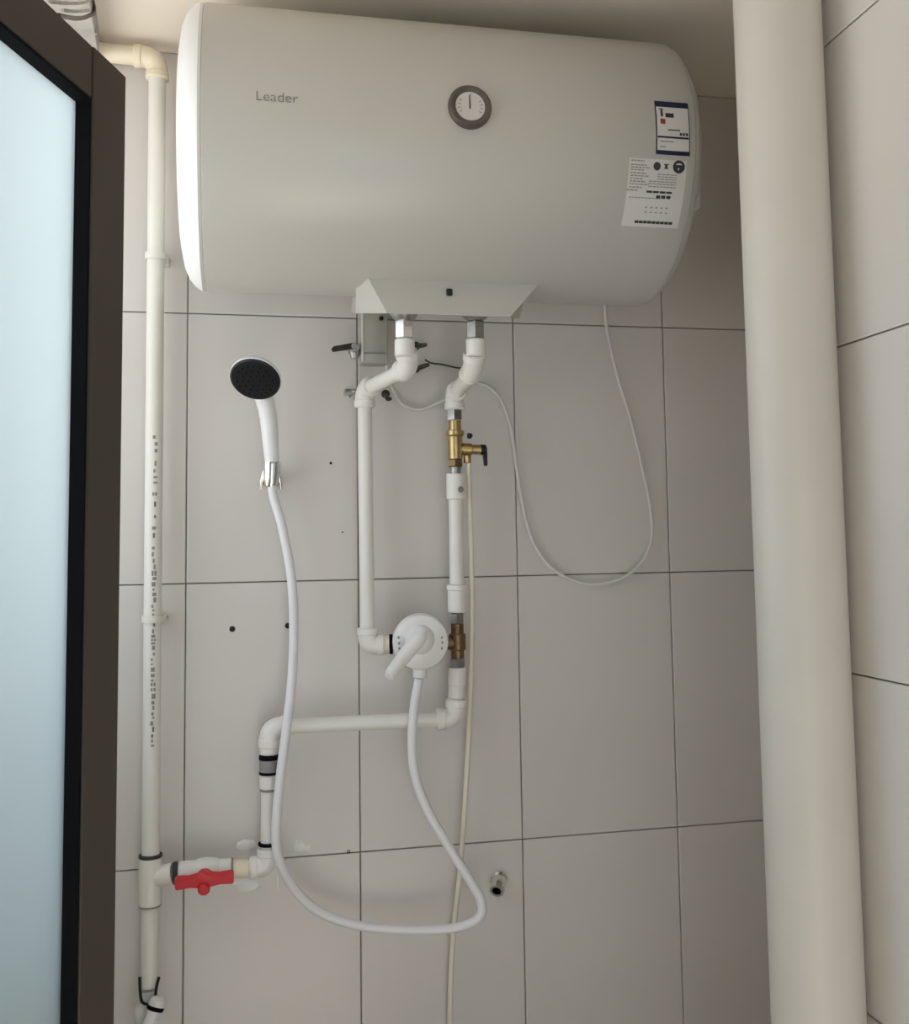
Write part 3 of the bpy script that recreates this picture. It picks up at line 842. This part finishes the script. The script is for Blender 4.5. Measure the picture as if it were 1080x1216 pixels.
hold = thing('shower_holder', V((at(322, 566, 0).x, 0, at(322, 566, 0).z)), 'small white and chrome wall hook holding the hand shower', 'shower holder')
ha, hb = at(323, 548, -0.064), at(322, 578, -0.060)
hdv = (hb - ha).normalized()
MB().lathe(ha, hdv, [(0, 0.0125), (0.0, 0.0155), (0.004, 0.0165), ((hb - ha).length * 0.55, 0.0150), ((hb - ha).length * 0.9, 0.0125), ((hb - ha).length, 0.011)], 24).build('cup', 'chrome', hold)
w0 = (ha + hb) / 2
MB().tube([w0 + V((0, 0.010, 0)), V((w0.x, -0.02, w0.z - 0.004)), V((w0.x, 0.0, w0.z - 0.006))], [0.010, 0.011, 0.016], 16, 3).build('wall_mount', 'steel', hold)
for s in (-1, 1):
    a = at(322 + 7 * s, 556, -0.066); b = at(322 + 12 * s, 581, -0.055)
    MB().tube([a, (a + b) / 2 + V((0.001 * s, -0.002, 0)), b], [0.004, 0.0042, 0.003], 10, 3).build('cup_prong', 'chrome', hold)

# ------------------------------------------------------------------ power cord
cp = [(716, 330, -0.030), (718.5, 362, -0.020), (722, 395, -0.010), (733, 445, -0.009), (750, 500, -0.009), (764, 560, -0.009), (773, 605, -0.010), (774, 640, -0.010), (762, 668, -0.012), (738, 687, -0.012), (706, 694, -0.012), (675, 687, -0.012),
      (648, 667, -0.012), (630, 635, -0.012), (620, 595, -0.012), (613, 550, -0.012), (606, 505, -0.014), (592, 470, -0.016), (570, 455, -0.018), (548, 460, -0.018), (525, 476, -0.016), (500, 486, -0.014), (480, 481, -0.014), (467, 463, -0.014), (460, 440, -0.014), (457, 405, -0.018), (456, 375, -0.03), (456, 350, -0.06)]
tag(MB().tube([at(*q) for q in cp], 0.0033, 10, 6).build('power_cord', 'cable'), 'thin pale power cord drooping in a loop below the heater', 'cord')

# ------------------------------------------------------------------ small fittings under the heater
jb0, jb1 = at(428, 366, -0.035), at(461, 432, -0.035)
jc = (jb0 + jb1) / 2
jw, jh = abs(jb1.x - jb0.x), abs(jb0.z - jb1.z)
jb = thing('junction_box', V((jc.x, 0, jc.z - jh / 2)), 'small greyish wall box behind the bent pipe under the heater', 'junction box')
MB().box((jc.x, -0.0185, jc.z), (jw, 0.037, jh), None, 0.003, 2).build('box_body', 'box', jb)
MB().box((jc.x - jw / 2 + 0.003, -0.0385, jc.z), (0.003, 0.003, jh - 0.006)).build('lid_edge', 'white', jb)
MB().box((jc.x, -0.0385, jc.z - jh * 0.32), (jw - 0.008, 0.0022, 0.002)).build('lid_seam', 'ink_soft', jb)
sp = at(453, 378, -0.040)
MB().lathe(sp + V((0, 0.004, 0)), (0, -1, 0), [(0, 0.0042), (0.005, 0.0042), (0.006, 0.002)], 12).build('screw', 'black_plastic', jb)

sb = at(421, 414, -0.03)
cock = thing('stop_cock', V((sb.x, 0, sb.z)), 'chrome stop cock with a dark lever pointing left under the heater', 'valve')
MB().rod(V((sb.x, 0.0, sb.z)), V((sb.x, -0.045, sb.z)), 0.0085).lathe(V((sb.x, -0.03, sb.z + 0.006)), (0, 0, -1), [(0, 0.006), (0.004, 0.009), (0.016, 0.009), (0.024, 0.0065)], 16).build('cock_body', 'steel', cock)
la, lb_ = at(419, 411, -0.052), at(394, 414, -0.058)
lv = MB().prism([la + V((0, 0, 0.006)), lb_ + V((0.004, 0, 0.0045)), lb_ + V((0, 0, 0)), lb_ + V((0.002, 0, -0.005)), la + V((0, 0, -0.005))], (0, 1, 0), 0.007)
lv.build('lever', 'darkmetal', cock)
MB().rod(V((sb.x - 0.002, -0.042, sb.z + 0.001)), V((sb.x - 0.002, -0.054, sb.z + 0.001)), 0.0055).build('lever_screw', 'steel', cock)

bolt_specs = [((494, 411), (503, 410), 'upper dark hook bolt just right of the bent pipe'), ((494, 438), (506, 434), 'lower dark hook bolt just right of the bent pipe'), ((458, 468), (461, 474), 'dark bolt half hidden in the shade right of the hot pipe elbow'), ((413, 467), (421, 465), 'pale anchor bolt just left of the hot pipe elbow')]
for i, (a, b, lab) in enumerate(bolt_specs):
    A, B = at(*a, 0.0), at(*b, -0.030)
    t = thing('anchor_bolt', A, lab, 'bolt', 'bolts in the wall under the heater')
    m_ = 'steel' if i == 3 else 'darkmetal'
    MB().tube([A, A * 0.4 + B * 0.6 , B, B + V((0.006, -0.001, 0.001))], [0.0045, 0.0045, 0.0040, 0.0030], 10, 3).build('shank', m_, t)
    MB().lathe(A + V((0, -0.0005, 0)), (0, -1, 0), [(0, 0.008), (0.002, 0.008), (0.0028, 0.006)], 14).build('washer', m_, t)
tag(MB().tube([at(505, 427, -0.010), at(512, 431, -0.012), at(526, 433, -0.012), at(545, 437, -0.012), at(556, 436, -0.010)], 0.0016, 8).build('loose_wire', 'darkmetal'), 'thin dark loose wire between the two bent pipes', 'wire')

# chrome stub low on the wall
ch = at(592, 1045, 0)
stub = thing('water_outlet', ch, 'open chrome pipe stub sticking out of the wall at lower right', 'pipe fitting')
ex = V((-0.45, -0.85, -0.42)).normalized()
MB().lathe(ch, (0, -1, 0), [(0, 0.016), (0.004, 0.016), (0.006, 0.012), (0.012, 0.011)], 24).build('flange', 'chrome', stub)
c1 = ch + V((0, -0.010, 0))
MB().lathe(c1 - ex * 0.006, ex, [(0, 0.010), (0.004, 0.0145), (0.026, 0.0145), (0.030, 0.0130), (0.030, 0.0085), (0.012, 0.0080)], 8).build('hex_socket', 'chrome', stub, angle=20)
MB().lathe(c1 + ex * 0.0065, ex, [(0, 0.0079), (0.001, 0.0079)], 16).build('socket_bore', 'black', stub)

# drilled holes, marks and caulk smears belong to the back wall
def plug(px, py, r):
    P = at(px, py, 0)
    MB().lathe(P + V((0, 0.004, 0)), (0, -1, 0), [(0, r), (0.0046, r), (0.0050, r * 0.8), (0.0042, r * 0.5), (0.0042, 0)], 14).build('wall_plug', 'black_plastic', wall_back)
plug(276, 747, 0.0052); plug(342, 743, 0.0052); plug(393, 550, 0.0024); plug(604, 500, 0.0024); plug(407, 632, 0.0016); plug(414, 1011, 0.003)
def smear(pts, t=0.0018):
    c = sum((at(x, y, 0) for x, y in pts), V()) / len(pts)
    vs = [at(x, y, 0.0005) for x, y in pts] + [c + (at(x, y, 0) - c) * 0.7 + V((0, -t, 0)) for x, y in pts]
    n = len(pts)
    MB().add(vs, [(i, (i + 1) % n, n + (i + 1) % n, n + i) for i in range(n)] + [tuple(range(n, 2 * n))]).build('caulk_smear', 'caulk', wall_back)
smear([(281, 1000), (290, 996), (302, 997), (306, 1003), (300, 1010), (286, 1010), (279, 1007)])
smear([(349, 1006), (351, 996), (354, 1003), (358, 997), (363, 1004), (370, 1003), (371, 1011), (360, 1012), (350, 1012)])
smear([(276, 1050), (290, 1044), (306, 1044), (313, 1050), (306, 1057), (292, 1060), (281, 1059)], 0.004)
smear([(328, 1040), (331, 1038), (331, 1057), (328, 1057)])
smear([(338, 1030), (342, 1030), (341, 1044), (338, 1043)])
# cracks and cords on the lintel beam
def on_beam(px, py, off=0.003):
    d = R_ * ((px - CX) / F_PX) - U_ * ((py - CY) / F_PX) + fwd
    nn = V((0.9, 0.055, 0)).normalized()
    p0 = V((-0.455, 0, 0)) + nn * off
    return CAM + d * ((p0 - CAM).dot(nn) / d.dot(nn))
tag(MB().tube([on_beam(70, 18), on_beam(86, 21.5), on_beam(97, 21.5), on_beam(105, 19), on_beam(111, 15.5), on_beam(112, 8), on_beam(110, -4)], [0.0025, 0.003, 0.003, 0.003, 0.0036, 0.0025, 0.002], 8).build('sagging_cord', 'darkmetal'), 'dark cord sagging along the lintel beam above the door', 'cord')
for pts in ([(60, 2), (80, 4), (100, 3), (112, -3)], [(113, 15), (114.5, 24), (114.5, 34), (113, 40)], [(74, 12), (92, 13.5), (106, 12)]):
    MB().tube([on_beam(x, y, 0.0005) for x, y in pts], 0.0022, 8).build('plaster_crack_ridge', 'oldplaster', beam)
